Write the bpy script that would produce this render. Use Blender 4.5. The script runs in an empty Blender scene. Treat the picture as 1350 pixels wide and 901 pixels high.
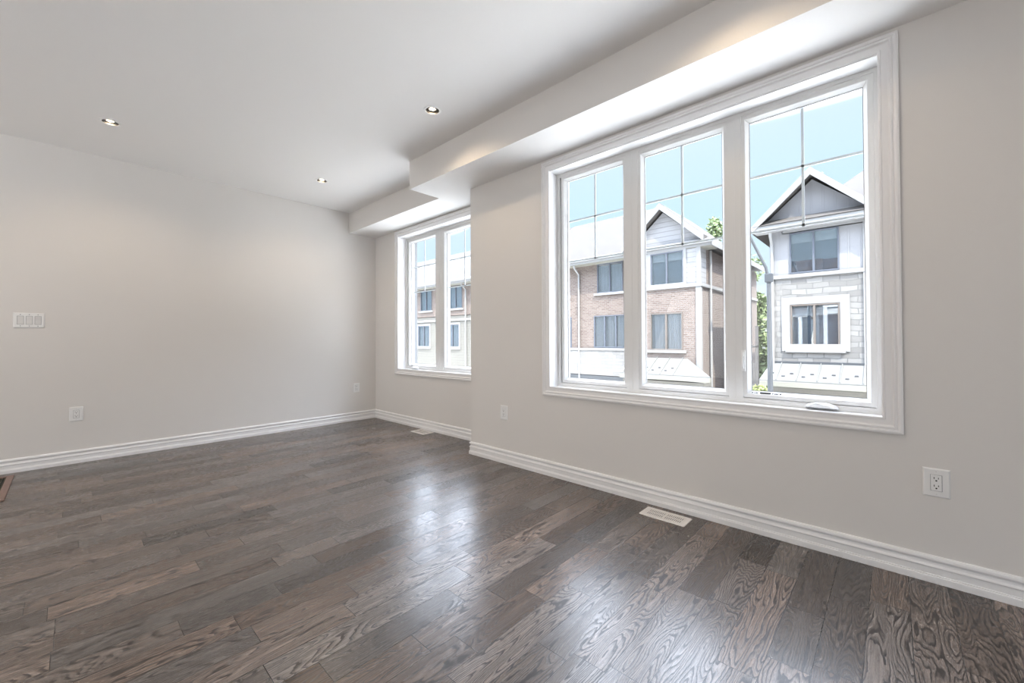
import bpy, bmesh, math, random
from mathutils import Vector, Matrix
random.seed(7)
S = bpy.context.scene
COL = S.collection

# ------------------------------------------------------------------ camera
EYE = 1.058
YAW, PITCH, ROLL = 0.8237, 0.0113, -0.0043
FPX, CY = 542.04, 442.56
cd = bpy.data.cameras.new('camera'); cam = bpy.data.objects.new('camera', cd); COL.objects.link(cam)
s_, c_ = math.sin(YAW), math.cos(YAW)
r0 = Vector((c_, -s_, 0)); u0 = Vector((0, 0, 1)); f0 = Vector((s_, c_, 0))
fw = f0 * math.cos(PITCH) + u0 * math.sin(PITCH)
up1 = -f0 * math.sin(PITCH) + u0 * math.cos(PITCH)
rt = r0 * math.cos(ROLL) + up1 * math.sin(ROLL)
up = -r0 * math.sin(ROLL) + up1 * math.cos(ROLL)
M = Matrix((rt, up, -fw)).transposed().to_4x4(); M.translation = Vector((0, 0, EYE))
cam.matrix_world = M
cd.sensor_width = 36; cd.sensor_fit = 'HORIZONTAL'
cd.lens = FPX * 36 / 1350
cd.shift_y = -(450.5 - CY) / 1350
cd.clip_start = 0.02; cd.clip_end = 500
S.camera = cam

# ------------------------------------------------------------------ view, sky, sun, fill lamps
S.view_settings.view_transform = 'Standard'
try: S.view_settings.look = 'None'
except Exception: pass
S.view_settings.gamma = 1; S.view_settings.use_curve_mapping = False
S.view_settings.exposure = 0.5

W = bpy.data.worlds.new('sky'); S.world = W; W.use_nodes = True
wn = W.node_tree; wn.nodes.clear()
wo = wn.nodes.new('ShaderNodeOutputWorld'); wb = wn.nodes.new('ShaderNodeBackground')
wt = wn.nodes.new('ShaderNodeTexCoord'); wsx = wn.nodes.new('ShaderNodeSeparateXYZ'); wr = wn.nodes.new('ShaderNodeValToRGB')
wn.links.new(wt.outputs['Generated'], wsx.inputs[0]); 
def wm(op, a, b):      # sky brightened above the view to light floor and room; starts lower towards +Y
    nd = wn.nodes.new('ShaderNodeMath'); nd.operation = op
    for i, v in enumerate((a, b)):
        if isinstance(v, (int, float)): nd.inputs[i].default_value = v
        else: wn.links.new(v, nd.inputs[i])
    return nd.outputs[0]
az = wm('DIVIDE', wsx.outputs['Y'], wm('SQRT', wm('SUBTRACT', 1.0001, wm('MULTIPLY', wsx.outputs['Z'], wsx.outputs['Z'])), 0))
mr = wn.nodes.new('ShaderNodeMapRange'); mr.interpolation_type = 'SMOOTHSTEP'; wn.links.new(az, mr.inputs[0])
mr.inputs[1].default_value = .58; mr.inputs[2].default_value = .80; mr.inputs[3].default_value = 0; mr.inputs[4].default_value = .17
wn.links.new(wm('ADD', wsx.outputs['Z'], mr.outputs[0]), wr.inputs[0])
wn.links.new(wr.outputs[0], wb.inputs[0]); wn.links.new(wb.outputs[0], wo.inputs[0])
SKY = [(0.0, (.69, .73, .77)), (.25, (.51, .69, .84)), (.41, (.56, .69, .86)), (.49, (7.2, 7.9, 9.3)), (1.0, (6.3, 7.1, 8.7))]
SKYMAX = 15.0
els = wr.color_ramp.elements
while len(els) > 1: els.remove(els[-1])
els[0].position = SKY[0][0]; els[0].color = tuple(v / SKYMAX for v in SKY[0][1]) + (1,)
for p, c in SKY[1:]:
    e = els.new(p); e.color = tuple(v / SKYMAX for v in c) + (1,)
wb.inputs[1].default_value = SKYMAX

def add_light(name, kind, loc, energy, color, target=None, **kw):
    l = bpy.data.lights.new(name, kind); l.energy = energy; l.color = color
    for k, v in kw.items(): setattr(l, k, v)
    o = bpy.data.objects.new(name, l); COL.objects.link(o); o.location = loc
    if target is not None:
        o.rotation_euler = (Vector(target) - Vector(loc)).to_track_quat('-Z', 'Y').to_euler()
    return o
add_light('sun', 'SUN', (-20, -25, 30), 9.5, (1.0, .93, .82), (-20 + .34, -25 + .45, 30 - .83), angle=.01)
# added fill lamps outside openings in the unseen left and rear walls
add_light('left_fill', 'AREA', (-4.55, 3.0, 1.25), 46, (1.0, .98, .96), (-1.5, 3.6, 3.0), shape='RECTANGLE', size=2.7, size_y=2.3)
add_light('rear_fill', 'AREA', (-.6, -3.75, 1.25), 2, (1.0, .96, .9), (-.6, -1.2, 3.0), shape='RECTANGLE', size=3.6, size_y=2.3)
POT_ENERGY = 10
POT_COLOR = (1.0, .78, .56)

# ------------------------------------------------------------------ node helpers
class NT:
    def __init__(s, name):
        s.m = bpy.data.materials.new(name); s.m.use_nodes = True; s.t = s.m.node_tree
        s.t.nodes.clear(); s.out = s.t.nodes.new('ShaderNodeOutputMaterial')
    def n(s, ty, **kw):
        nd = s.t.nodes.new('ShaderNode' + ty)
        for k, v in kw.items():
            if k.startswith('_'): nd.inputs[int(k[1:])].default_value = v
            else: setattr(nd, k, v)
        return nd
    def l(s, a, b): s.t.links.new(a, b)
    def m_(s, op, a, b=None, c=None):
        nd = s.n('Math', operation=op)
        for i, v in enumerate((a, b, c)):
            if v is None: continue
            if isinstance(v, (int, float)): nd.inputs[i].default_value = v
            else: s.l(v, nd.inputs[i])
        return nd.outputs[0]
    def xyz(s, x, y, z):
        nd = s.n('CombineXYZ')
        for i, v in enumerate((x, y, z)):
            if isinstance(v, (int, float)): nd.inputs[i].default_value = v
            else: s.l(v, nd.inputs[i])
        return nd.outputs[0]
    def obj(s):
        tc = s.n('TexCoord'); sx = s.n('SeparateXYZ'); s.l(tc.outputs['Object'], sx.inputs[0])
        return tc.outputs['Object'], sx.outputs[0], sx.outputs[1], sx.outputs[2]
    def mix(s, f, a, b, bt='MIX'):
        nd = s.n('MixRGB', blend_type=bt)
        for i, v in enumerate((f, a, b)):
            if isinstance(v, (int, float)): nd.inputs[i].default_value = v
            elif isinstance(v, tuple): nd.inputs[i].default_value = v + (1,) if len(v) == 3 else v
            else: s.l(v, nd.inputs[i])
        return nd.outputs[0]
    def noise(s, vec, scale, detail=2, rough=.5):
        nd = s.n('TexNoise'); s.l(vec, nd.inputs['Vector']); nd.inputs['Scale'].default_value = scale
        nd.inputs['Detail'].default_value = detail; nd.inputs['Roughness'].default_value = rough
        return nd.outputs['Fac']
    def bsdf(s, color, rough=.5, metallic=0, ior=1.45, normal=None):
        b = s.n('BsdfPrincipled')
        if isinstance(color, tuple): b.inputs['Base Color'].default_value = color + (1,)
        else: s.l(color, b.inputs['Base Color'])
        if isinstance(rough, (int, float)): b.inputs['Roughness'].default_value = rough
        else: s.l(rough, b.inputs['Roughness'])
        b.inputs['Metallic'].default_value = metallic; b.inputs['IOR'].default_value = ior
        if normal is not None: s.l(normal, b.inputs['Normal'])
        s.l(b.outputs[0], s.out.inputs[0]); return b
    def bump(s, h, strength, dist=.01):
        b = s.n('Bump'); b.inputs['Strength'].default_value = strength; b.inputs['Distance'].default_value = dist
        s.l(h, b.inputs['Height']); return b.outputs[0]

def flat(name, color, rough=.5, metallic=0, ior=1.45, nscale=0, namt=.04, bump=0):
    t = NT(name); o, x, y, z = t.obj()
    col = color; nrm = None
    if nscale:
        n = t.noise(o, nscale, 4)
        col = t.mix(n, tuple(c * (1 - namt) for c in color), tuple(min(1, c * (1 + namt)) for c in color))
        if bump: nrm = t.bump(n, bump, .003)
    t.bsdf(col, rough, metallic, ior, nrm); return t.m

M_ = {}
M_['wall'] = flat('wall_paint', (.755, .727, .694), .75, nscale=180, namt=.01, bump=.05)
M_['ceiling'] = flat('ceiling_paint', (.86, .845, .825), .9, nscale=140, namt=.01, bump=.05)
M_['trim'] = flat('trim_paint', (.87, .86, .855), .33)
M_['vinyl'] = flat('window_vinyl', (.745, .74, .725), .35)
M_['plastic'] = flat('white_plastic', (.86, .855, .84), .3, nscale=40, namt=.01)
M_['rocker'] = flat('switch_plastic', (.74, .73, .71), .35, nscale=40, namt=.01)
M_['slot'] = flat('dark_slot', (.02, .02, .02), .6, nscale=40, namt=.1)
M_['muntin'] = flat('grey_muntin', (.72, .76, .80), .5, nscale=40, namt=.03)
M_['chrome'] = flat('brushed_metal', (.32, .31, .30), .35, 1.0, nscale=60, namt=.05)
M_['seal'] = flat('dark_gasket', (.14, .14, .15), .6, nscale=60, namt=.1)
M_['vent_white'] = flat('vent_enamel', (.84, .80, .76), .4, nscale=60, namt=.02)
M_['vent_wood'] = flat('vent_wood', (.23, .145, .115), .45, nscale=25, namt=.25)
M_['vent_slat'] = flat('vent_slat', (.07, .068, .035), .5, nscale=60, namt=.2)
M_['white_ext'] = flat('white_exterior_trim', (.1951, .1951, .1951), .6, nscale=3, namt=.03)
M_['cream'] = flat('cream_fascia', (.1580, .1535, .1301), .6, nscale=3, namt=.04)
M_['pole'] = flat('galvanised_pole', (.0539, .0577, .0632), .5, .2, nscale=5, namt=.06)
M_['brown_frame'] = flat('bronze_window_frame', (.10, .085, .075), .5, nscale=9, namt=.08)
M_['grey_frame'] = flat('grey_window_frame', (.07, .08, .10), .5, nscale=9, namt=.08)
M_['curtain'] = flat('curtain_cloth', (.15, .16, .18), .9, nscale=12, namt=.08)
M_['blind'] = flat('roller_blind', (.17, .18, .19), .9, nscale=12, namt=.04)
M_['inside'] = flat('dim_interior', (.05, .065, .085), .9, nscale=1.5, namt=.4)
M_['bark'] = flat('bark', (.20, .17, .14), .9, nscale=12, namt=.3)
M_['dirt'] = flat('street_paving', (.80, .78, .74), .9, nscale=.8, namt=.12)
M_['fence_wood'] = flat('weathered_fence', (.40, .37, .34), .8, nscale=6, namt=.15)
M_['metal_roof'] = flat('pale_metal_roofing', (.1256, .1256, .1208), .5, nscale=4, namt=.04)
M_['guard'] = flat('snow_guard_metal', (.07, .07, .075), .5, nscale=10, namt=.1)

def leaf_mat(name, a, b):
    t = NT(name); o, x, y, z = t.obj()
    t.bsdf(t.mix(t.noise(o, 1.6, 3), a, b), .6)
    return t.m
M_['leaf'] = leaf_mat('leaves', (.0930, .1395, .0512), (.2046, .2511, .1209))
M_['leaf_yellow'] = leaf_mat('bush_leaves', (.1488, .1767, .0558), (.2418, .2604, .1116))

def emis(name, c, st):
    t = NT(name); e = t.n('Emission'); e.inputs[0].default_value = c + (1,); e.inputs[1].default_value = st
    t.l(e.outputs[0], t.out.inputs[0]); return t.m
M_['bulb'] = emis('warm_bulb', (1, .80, .55), 14)

def glass(name, refl=1.0, tint=(.97, .985, .985), extra=0.0):
    t = NT(name)
    tr = t.n('BsdfTransparent'); tr.inputs[0].default_value = tint + (1,)
    gl = t.n('BsdfGlossy'); gl.inputs['Roughness'].default_value = .01
    ge = t.n('NewGeometry'); dp = t.n('VectorMath', operation='DOT_PRODUCT')
    t.l(ge.outputs['Normal'], dp.inputs[0]); t.l(ge.outputs['Incoming'], dp.inputs[1])
    sch = t.m_('ADD', .04, t.m_('MULTIPLY', .96, t.m_('POWER', t.m_('SUBTRACT', 1.0, t.m_('ABSOLUTE', dp.outputs['Value'])), 5.0)))
    f = t.m_('ADD', t.m_('MULTIPLY', sch, refl), extra)
    mx = t.n('MixShader'); t.l(f, mx.inputs[0]); t.l(tr.outputs[0], mx.inputs[1]); t.l(gl.outputs[0], mx.inputs[2])
    t.l(mx.outputs[0], t.out.inputs[0]); return t.m
M_['glass'] = glass('window_glass', .35)
M_['far_glass'] = glass('far_window_glass', 1.0, (.92, .95, .97), .16)

def brick_mat(name, c1, c2, mort, bw=.21, bh=.075, ms=.012, off=.5, stone=False):
    t = NT(name); o, x, y, z = t.obj()
    v = t.xyz(t.m_('ADD', x, y), z, 0.0)
    if stone:
        n = t.n('TexNoise'); t.l(v, n.inputs['Vector']); n.inputs['Scale'].default_value = 2.2
        vm = t.n('VectorMath', operation='SCALE'); t.l(n.outputs['Color'], vm.inputs[0]); vm.inputs['Scale'].default_value = .12
        va = t.n('VectorMath', operation='ADD'); t.l(v, va.inputs[0]); t.l(vm.outputs[0], va.inputs[1]); v = va.outputs[0]
    b = t.n('TexBrick'); t.l(v, b.inputs['Vector'])
    b.inputs['Color1'].default_value = c1 + (1,); b.inputs['Color2'].default_value = c2 + (1,); b.inputs['Mortar'].default_value = mort + (1,)
    b.inputs['Scale'].default_value = 1; b.inputs['Mortar Size'].default_value = ms
    b.inputs['Brick Width'].default_value = bw; b.inputs['Row Height'].default_value = bh; b.offset = off
    b.inputs['Mortar Smooth'].default_value = .2
    n2 = t.noise(o, 5, 4)
    col = t.mix(.35, b.outputs[0], t.mix(n2, (.75, .75, .75), (1, 1, 1)), 'MULTIPLY')
    h = t.m_('ADD', t.m_('MULTIPLY', b.outputs['Fac'], -1.0), t.m_('MULTIPLY', n2, .5 if stone else .2))
    t.bsdf(col, .9, normal=t.bump(h, .6, .012)); return t.m
M_['brick'] = brick_mat('pinkish_brick', (.0929, .0650, .0535), (.1441, .1092, .0929), (.1580, .1441, .1348))
M_['stone'] = brick_mat('pale_stone', (.1256, .1209, .1163), (.1860, .1814, .1739), (.1070, .1042, .1023), .42, .17, .012, .37, True)
M_['stone_white'] = brick_mat('whitish_stone', (.1535, .1486, .1441), (.1951, .1905, .1859), (.1395, .1395, .1348), .36, .15, .012, .4, True)

def lap_mat(name, c, pitch, vertical=False):
    t = NT(name); o, x, y, z = t.obj()
    a = t.m_('ADD', x, y) if vertical else z
    fr = t.m_('FRACT', t.m_('DIVIDE', a, pitch))
    if vertical: line = t.m_('LESS_THAN', t.m_('ABSOLUTE', t.m_('SUBTRACT', fr, .5)), .09)
    else: line = fr
    n = t.noise(o, 3, 3)
    col = t.mix(n, tuple(k * .95 for k in c), tuple(k * 1.04 for k in c))
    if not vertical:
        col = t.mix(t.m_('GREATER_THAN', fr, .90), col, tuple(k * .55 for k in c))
    t.bsdf(col, .7, normal=t.bump(line, .8, .02)); return t.m
M_['lap'] = lap_mat('lap_siding', (.2302, .2302, .2370), .19)
M_['batten'] = lap_mat('board_and_batten', (.1860, .1860, .1934), .30, True)
M_['creamlap'] = lap_mat('cream_siding', (.1348, .1283, .1135), .16)

def shingle_mat():
    t = NT('roof_shingles'); o, x, y, z = t.obj()
    v = t.xyz(t.m_('ADD', y, t.m_('MULTIPLY', x, .03)), t.m_('MULTIPLY', z, 1.6), 0.0)
    b = t.n('TexBrick'); t.l(v, b.inputs['Vector']); b.inputs['Scale'].default_value = 1
    b.inputs['Color1'].default_value = (.0698, .0632, .0595, 1); b.inputs['Color2'].default_value = (.0818, .0753, .0716, 1); b.inputs['Mortar'].default_value = (.0577, .0521, .0502, 1)
    b.inputs['Mortar Size'].default_value = .006; b.inputs['Brick Width'].default_value = .3; b.inputs['Row Height'].default_value = .16
    t.bsdf(t.mix(.5, b.outputs[0], t.mix(t.noise(o, 8, 4), (.8, .8, .8), (1, 1, 1)), 'MULTIPLY'), .95); return t.m
M_['shingle'] = shingle_mat()

def floor_mat():
    t = NT('grey_oak_planks'); o, x, y, z = t.obj()
    PW, L = .12, 1.15
    yy = t.m_('DIVIDE', t.m_('SUBTRACT', y, .081 - .12), PW)
    row = t.m_('FLOOR', yy); fy = t.m_('FRACT', yy)
    wn1 = t.n('TexWhiteNoise', noise_dimensions='1D'); t.l(row, wn1.inputs['W'])
    xs = t.m_('ADD', t.m_('DIVIDE', x, L), t.m_('MULTIPLY', wn1.outputs['Value'], 17.3))
    colm = t.m_('FLOOR', xs); fx = t.m_('FRACT', xs)
    wn2 = t.n('TexWhiteNoise', noise_dimensions='2D'); t.l(t.xyz(row, colm, 0.0), wn2.inputs['Vector'])
    sp = t.m_('ADD', .25, t.m_('MULTIPLY', wn2.outputs['Value'], .5))
    sub = t.m_('GREATER_THAN', fx, sp)
    wn3 = t.n('TexWhiteNoise', noise_dimensions='3D'); t.l(t.xyz(row, colm, t.m_('ADD', sub, .37)), wn3.inputs['Vector'])
    R = t.n('SeparateXYZ'); t.l(wn3.outputs['Color'], R.inputs[0])
    ra, rb, rc = R.outputs
    # seams
    ey = t.m_('MULTIPLY', t.m_('MINIMUM', fy, t.m_('SUBTRACT', 1.0, fy)), PW)
    ex = t.m_('MULTIPLY', t.m_('MINIMUM', t.m_('ABSOLUTE', t.m_('SUBTRACT', fx, sp)), t.m_('MINIMUM', fx, t.m_('SUBTRACT', 1.0, fx))), L)
    seam = t.m_('LESS_THAN', t.m_('MINIMUM', ey, ex), .0011)
    # cathedral grain: contour lines of a stretched noise, different in every plank
    gx = t.m_('ADD', t.m_('MULTIPLY', x, 1.6), t.m_('MULTIPLY', ra, 91.0))
    gy = t.m_('ADD', t.m_('MULTIPLY', y, 11.0), t.m_('MULTIPLY', rb, 57.0))
    gv = t.xyz(gx, gy, t.m_('MULTIPLY', rc, 33.0))
    n1 = t.noise(gv, 1.0, 1.5, .45)
    wob = t.noise(t.xyz(t.m_('MULTIPLY', x, 22.0), t.m_('MULTIPLY', y, 75.0), rc), 1.0, 2)
    ring = t.m_('ADD', t.m_('MULTIPLY', n1, t.m_('ADD', 24.0, t.m_('MULTIPLY', rb, 14.0))), t.m_('MULTIPLY', wob, .9))
    fr = t.m_('FRACT', ring)
    ln = t.m_('POWER', fr, 3.0)                    # soft rise, sharp edge: the early wood band
    gate = t.m_('ADD', .30, t.m_('MULTIPLY', t.noise(t.xyz(t.m_('MULTIPLY', x, 3.0), t.m_('MULTIPLY', y, 14.0), ra), 1.0, 2), 1.1))
    ln = t.m_('MULTIPLY', ln, gate)
    pores = t.noise(t.xyz(t.m_('MULTIPLY', x, 26.0), t.m_('MULTIPLY', y, 420.0), ra), 1.0, 2, .6)
    pr = t.n('MapRange'); t.l(pores, pr.inputs[0]); pr.inputs[1].default_value = .5; pr.inputs[2].default_value = .72
    st = t.noise(t.xyz(t.m_('MULTIPLY', x, 4.0), t.m_('MULTIPLY', y, 170.0), rb), 1.0, 2, .6)
    mot = t.noise(t.xyz(t.m_('MULTIPLY', x, 2.0), t.m_('MULTIPLY', y, 9.0), rb), 1.0, 3)
    base = t.mix(rb, FL_A, FL_B)
    bright = t.m_('ADD', .56, t.m_('MULTIPLY', ra, .62))
    dark = t.m_('LESS_THAN', rc, .08)
    bright = t.m_('MULTIPLY', bright, t.m_('SUBTRACT', 1.0, t.m_('MULTIPLY', dark, .35)))
    bright = t.m_('MULTIPLY', bright, t.m_('ADD', .75, t.m_('MULTIPLY', mot, .5)))
    bright = t.m_('MULTIPLY', bright, t.m_('ADD', .30, t.m_('MULTIPLY', st, 1.4)))
    base = t.mix(1.0, base, t.xyz(bright, bright, bright), 'MULTIPLY')
    g = t.m_('MINIMUM', t.m_('ADD', t.m_('MULTIPLY', ln, 1.9), t.m_('MULTIPLY', pr.outputs[0], .5)), .93)
    col = t.mix(g, base, FL_D)
    col = t.mix(seam, col, (.008, .006, .005))
    h = t.m_('SUBTRACT', t.m_('MULTIPLY', g, -.25), t.m_('MULTIPLY', seam, 1.0))
    rough = t.m_('ADD', FL_ROUGH, t.m_('ADD', t.m_('MULTIPLY', g, .10), t.m_('MULTIPLY', rc, .05)))
    t.bsdf(col, rough, ior=FL_IOR, normal=t.bump(h, .25, .0012)); return t.m
FL_A, FL_B, FL_D = (.235, .172, .136), (.215, .190, .172), (.015, .0095, .007)
FL_ROUGH, FL_IOR = .22, 1.6
M_['floor'] = floor_mat()

# ------------------------------------------------------------------ mesh helpers
class MB:
    def __init__(s): s.v = []; s.f = []
    def add(s, vs, fs):
        b = len(s.v); s.v += [tuple(v) for v in vs]; s.f += [tuple(i + b for i in f) for f in fs]; return s
    def box(s, x0, x1, y0, y1, z0, z1):
        x0, x1 = sorted((x0, x1)); y0, y1 = sorted((y0, y1)); z0, z1 = sorted((z0, z1))
        vs = [(x0, y0, z0), (x1, y0, z0), (x1, y1, z0), (x0, y1, z0), (x0, y0, z1), (x1, y0, z1), (x1, y1, z1), (x0, y1, z1)]
        return s.add(vs, [(0, 3, 2, 1), (4, 5, 6, 7), (0, 1, 5, 4), (1, 2, 6, 5), (2, 3, 7, 6), (3, 0, 4, 7)])
    def bbox(s, x0, x1, y0, y1, z0, z1, b=.002):      # bevelled box
        bm = bmesh.new(); bmesh.ops.create_cube(bm, size=1)
        for v in bm.verts:
            v.co = Vector(((x0 + x1) / 2 + v.co.x * abs(x1 - x0), (y0 + y1) / 2 + v.co.y * abs(y1 - y0), (z0 + z1) / 2 + v.co.z * abs(z1 - z0)))
        bmesh.ops.bevel(bm, geom=bm.edges[:], offset=b, segments=2, affect='EDGES', profile=.6)
        bm.verts.index_update(); vs = [v.co[:] for v in bm.verts]; fs = [[v.index for v in f.verts] for f in bm.faces]; bm.free()
        return s.add(vs, fs)
    def prism(s, pts, axis, a, b):                     # pts: 2D outline of the two other axes, extruded along axis
        def mk(p, t):
            return {'x': (t, p[0], p[1]), 'y': (p[0], t, p[1]), 'z': (p[0], p[1], t)}[axis]
        n = len(pts); vs = [mk(p, a) for p in pts] + [mk(p, b) for p in pts]
        fs = [tuple(range(n))[::-1], tuple(range(n, 2 * n))] + [(i, (i + 1) % n, n + (i + 1) % n, n + i) for i in range(n)]
        return s.add(vs, fs)
    def tube(s, pts, r, n=12, caps=True):
        pts = [Vector(p) for p in pts]; rings = []
        for i, p in enumerate(pts):
            d = (pts[min(i + 1, len(pts) - 1)] - pts[max(i - 1, 0)]).normalized()
            a = d.orthogonal().normalized() if i == 0 else (rings[-1][1] - d * rings[-1][1].dot(d)).normalized()
            bb = d.cross(a); rr = r[i] if isinstance(r, (list, tuple)) else r
            rings.append(([p + (a * math.cos(k * 2 * math.pi / n) + bb * math.sin(k * 2 * math.pi / n)) * rr for k in range(n)], a))
        vs = [v for R, _ in rings for v in R]; fs = []
        for i in range(len(pts) - 1):
            for k in range(n):
                fs.append((i * n + k, i * n + (k + 1) % n, (i + 1) * n + (k + 1) % n, (i + 1) * n + k))
        if caps: fs += [tuple(range(n))[::-1], tuple(range((len(pts) - 1) * n, len(pts) * n))]
        return s.add(vs, fs)
    def lathe(s, prof, cx, cy, n=40, closed=False):
        vs = []; fs = []
        for r, z in prof:
            for k in range(n): vs.append((cx + r * math.cos(2 * math.pi * k / n), cy + r * math.sin(2 * math.pi * k / n), z))
        m = len(prof)
        for i in range(m if closed else m - 1):
            j = (i + 1) % m
            for k in range(n): fs.append((i * n + k, i * n + (k + 1) % n, j * n + (k + 1) % n, j * n + k))
        return s.add(vs, fs)
    def ring(s, y0, y1, z0, z1, prof):                 # closed profile (inset, x) swept round a rectangle in the YZ plane
        vs = []; fs = []; m = len(prof)
        for t, x in prof:
            vs += [(x, y0 + t, z0 + t), (x, y1 - t, z0 + t), (x, y1 - t, z1 - t), (x, y0 + t, z1 - t)]
        for i in range(m):
            j = (i + 1) % m
            for k in range(4): fs.append((i * 4 + k, i * 4 + (k + 1) % 4, j * 4 + (k + 1) % 4, j * 4 + k))
        return s.add(vs, fs)
    def build(s, name, mat, parent=None, smooth=False, kind=None):
        me = bpy.data.meshes.new(name); me.from_pydata(s.v, [], s.f)
        bm = bmesh.new(); bm.from_mesh(me); bmesh.ops.recalc_face_normals(bm, faces=bm.faces[:]); bm.to_mesh(me); bm.free()
        me.materials.append(mat if not isinstance(mat, str) else M_[mat])
        if smooth:
            me.shade_smooth()
            try: me.set_sharp_from_angle(angle=math.radians(35))
            except Exception: pass
        o = bpy.data.objects.new(name, me); COL.objects.link(o)
        if parent is not None:
            o.parent = parent; o.matrix_parent_inverse = parent_world(parent).inverted()
        if kind: o['kind'] = kind
        return o

def parent_world(o):
    m = Matrix.Translation(o.location) @ o.rotation_euler.to_matrix().to_4x4()
    if o.parent is not None: m = parent_world(o.parent) @ o.matrix_parent_inverse @ m
    return m

def thing(name, label, cat, loc=(0, 0, 0), group=None):
    o = bpy.data.objects.new(name, None); COL.objects.link(o); o.location = loc; o.empty_display_size = .1
    o['label'] = label; o['category'] = cat
    if group: o['group'] = group
    return o
def struct_root(name, loc=(0, 0, 0)):
    o = bpy.data.objects.new(name, None); COL.objects.link(o); o.location = loc; o.empty_display_size = .1
    o['kind'] = 'structure'; return o

# ------------------------------------------------------------------ the room
H = 2.74          # ceiling
XW, XA = 2.56, 2.89   # near window wall, alcove wall (set back)
YC, YB = 2.895, 5.245 # corner of the near wall, back wall
XL, YR = -4.2, -3.5   # left and rear walls, behind the camera
ZK, XK, XKF, YK = 2.479, 2.172, 2.511, 3.314   # bulkhead underside, near face, far face, step

MB().box(XL - .2, 3.15, YR - .2, YB + .2, -.12, 0).build('floor', 'floor', kind='structure')

POTS = [(.21, 4.378), (1.80, 4.378), (1.80, 2.45), (.21, 2.45), (1.80, .52), (.21, .52), (-1.4, 4.378), (-1.4, 2.45)]
cb = MB(); PR = .052; PS = .1
xs = sorted({XL - .2, 3.15} | {round(p[0] + d, 5) for p in POTS for d in (-PS, PS)})
ys = sorted({YR - .2, YB + .2} | {round(p[1] + d, 5) for p in POTS for d in (-PS, PS)})
for i in range(len(xs) - 1):
    for j in range(len(ys) - 1):
        mx, my = (xs[i] + xs[i + 1]) / 2, (ys[j] + ys[j + 1]) / 2
        hit = [p for p in POTS if abs(p[0] - mx) < .01 and abs(p[1] - my) < .01]
        if not hit:
            cb.add([(xs[i], ys[j], H), (xs[i + 1], ys[j], H), (xs[i + 1], ys[j + 1], H), (xs[i], ys[j + 1], H)], [(0, 1, 2, 3)])
        else:
            px, py = hit[0]; n = 32; vs = []; fs = []
            for k in range(n):
                a = 2 * math.pi * k / n; c, s = math.cos(a), math.sin(a); q = PS / max(abs(c), abs(s))
                vs += [(px + PR * c, py + PR * s, H), (px + q * c, py + q * s, H), (px + PR * c, py + PR * s, H + .1)]
            for k in range(n):
                a, b = k * 3, ((k + 1) % n) * 3
                fs += [(a, a + 1, b + 1, b), (a, b, b + 2, a + 2)]
            cb.add(vs, fs)
cb.box(XL - .2, 3.15, YR - .2, YB + .2, H + .11, H + .2)
cb.build('ceiling', 'ceiling', kind='structure')

MB().box(XL - .2, 3.15, YB, YB + .2, 0, H + .1).build('wall_back', 'wall', kind='structure')
def wall_x(name, x0, x1, y0, y1, opening, mat='wall'):
    a, b, c, d = opening; m = MB()
    m.box(x0, x1, y0, a, 0, H + .1); m.box(x0, x1, b, y1, 0, H + .1); m.box(x0, x1, a, b, 0, c); m.box(x0, x1, a, b, d, H + .1)
    return m.build(name, mat, kind='structure')
NEAR = dict(y0=-.032, y1=2.034, z0=.625, z1=2.457)
FAR = dict(y0=3.125, y1=4.735, z0=.628, z1=2.466)
wall_x('wall_right', XW, XW + .225, YR - .2, YC, (NEAR['y0'] + .055, NEAR['y1'] - .055, NEAR['z0'] + .055, NEAR['z1'] - .055))
MB().box(XW + .225, XA + .225, YC - .2, YC, 0, H + .1).build('wall_corner', 'wall', kind='structure')
wall_x('wall_alcove', XA, XA + .225, YC + .0005, YB, (FAR['y0'] + .055, FAR['y1'] - .055, FAR['z0'] + .055, FAR['z1'] - .055))
# walls behind the camera with openings put in for the fill lamps
m = MB()
m.box(XL - .2, XL, YR, 1.6, 0, H + .1); m.box(XL - .2, XL, 4.4, YB, 0, H + .1); m.box(XL - .2, XL, 1.6, 4.4, 2.45, H + .1)
m.build('wall_left', 'wall', kind='structure')
m = MB()
m.box(XL, -2.5, YR - .2, YR, 0, H + .1); m.box(1.3, XW, YR - .2, YR, 0, H + .1); m.box(-2.5, 1.3, YR - .2, YR, 2.45, H + .1)
m.build('wall_rear', 'wall', kind='structure')
# bulkhead along the window wall, stepping back at the alcove
m = MB()
m.prism([(XK, YR), (XA, YR), (XA, YB), (XKF, YB), (XKF, YK), (XK, YK)], 'z', ZK, H + .002)
bh = m.build('ceiling_bulkhead', 'wall', kind='structure')
bh.data.materials.append(M_['ceiling'])
for p in bh.data.polygons:
    if p.normal.z < -.5: p.material_index = 1  # bounced light on the underside put into its colour: lighter ceiling paint

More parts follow.
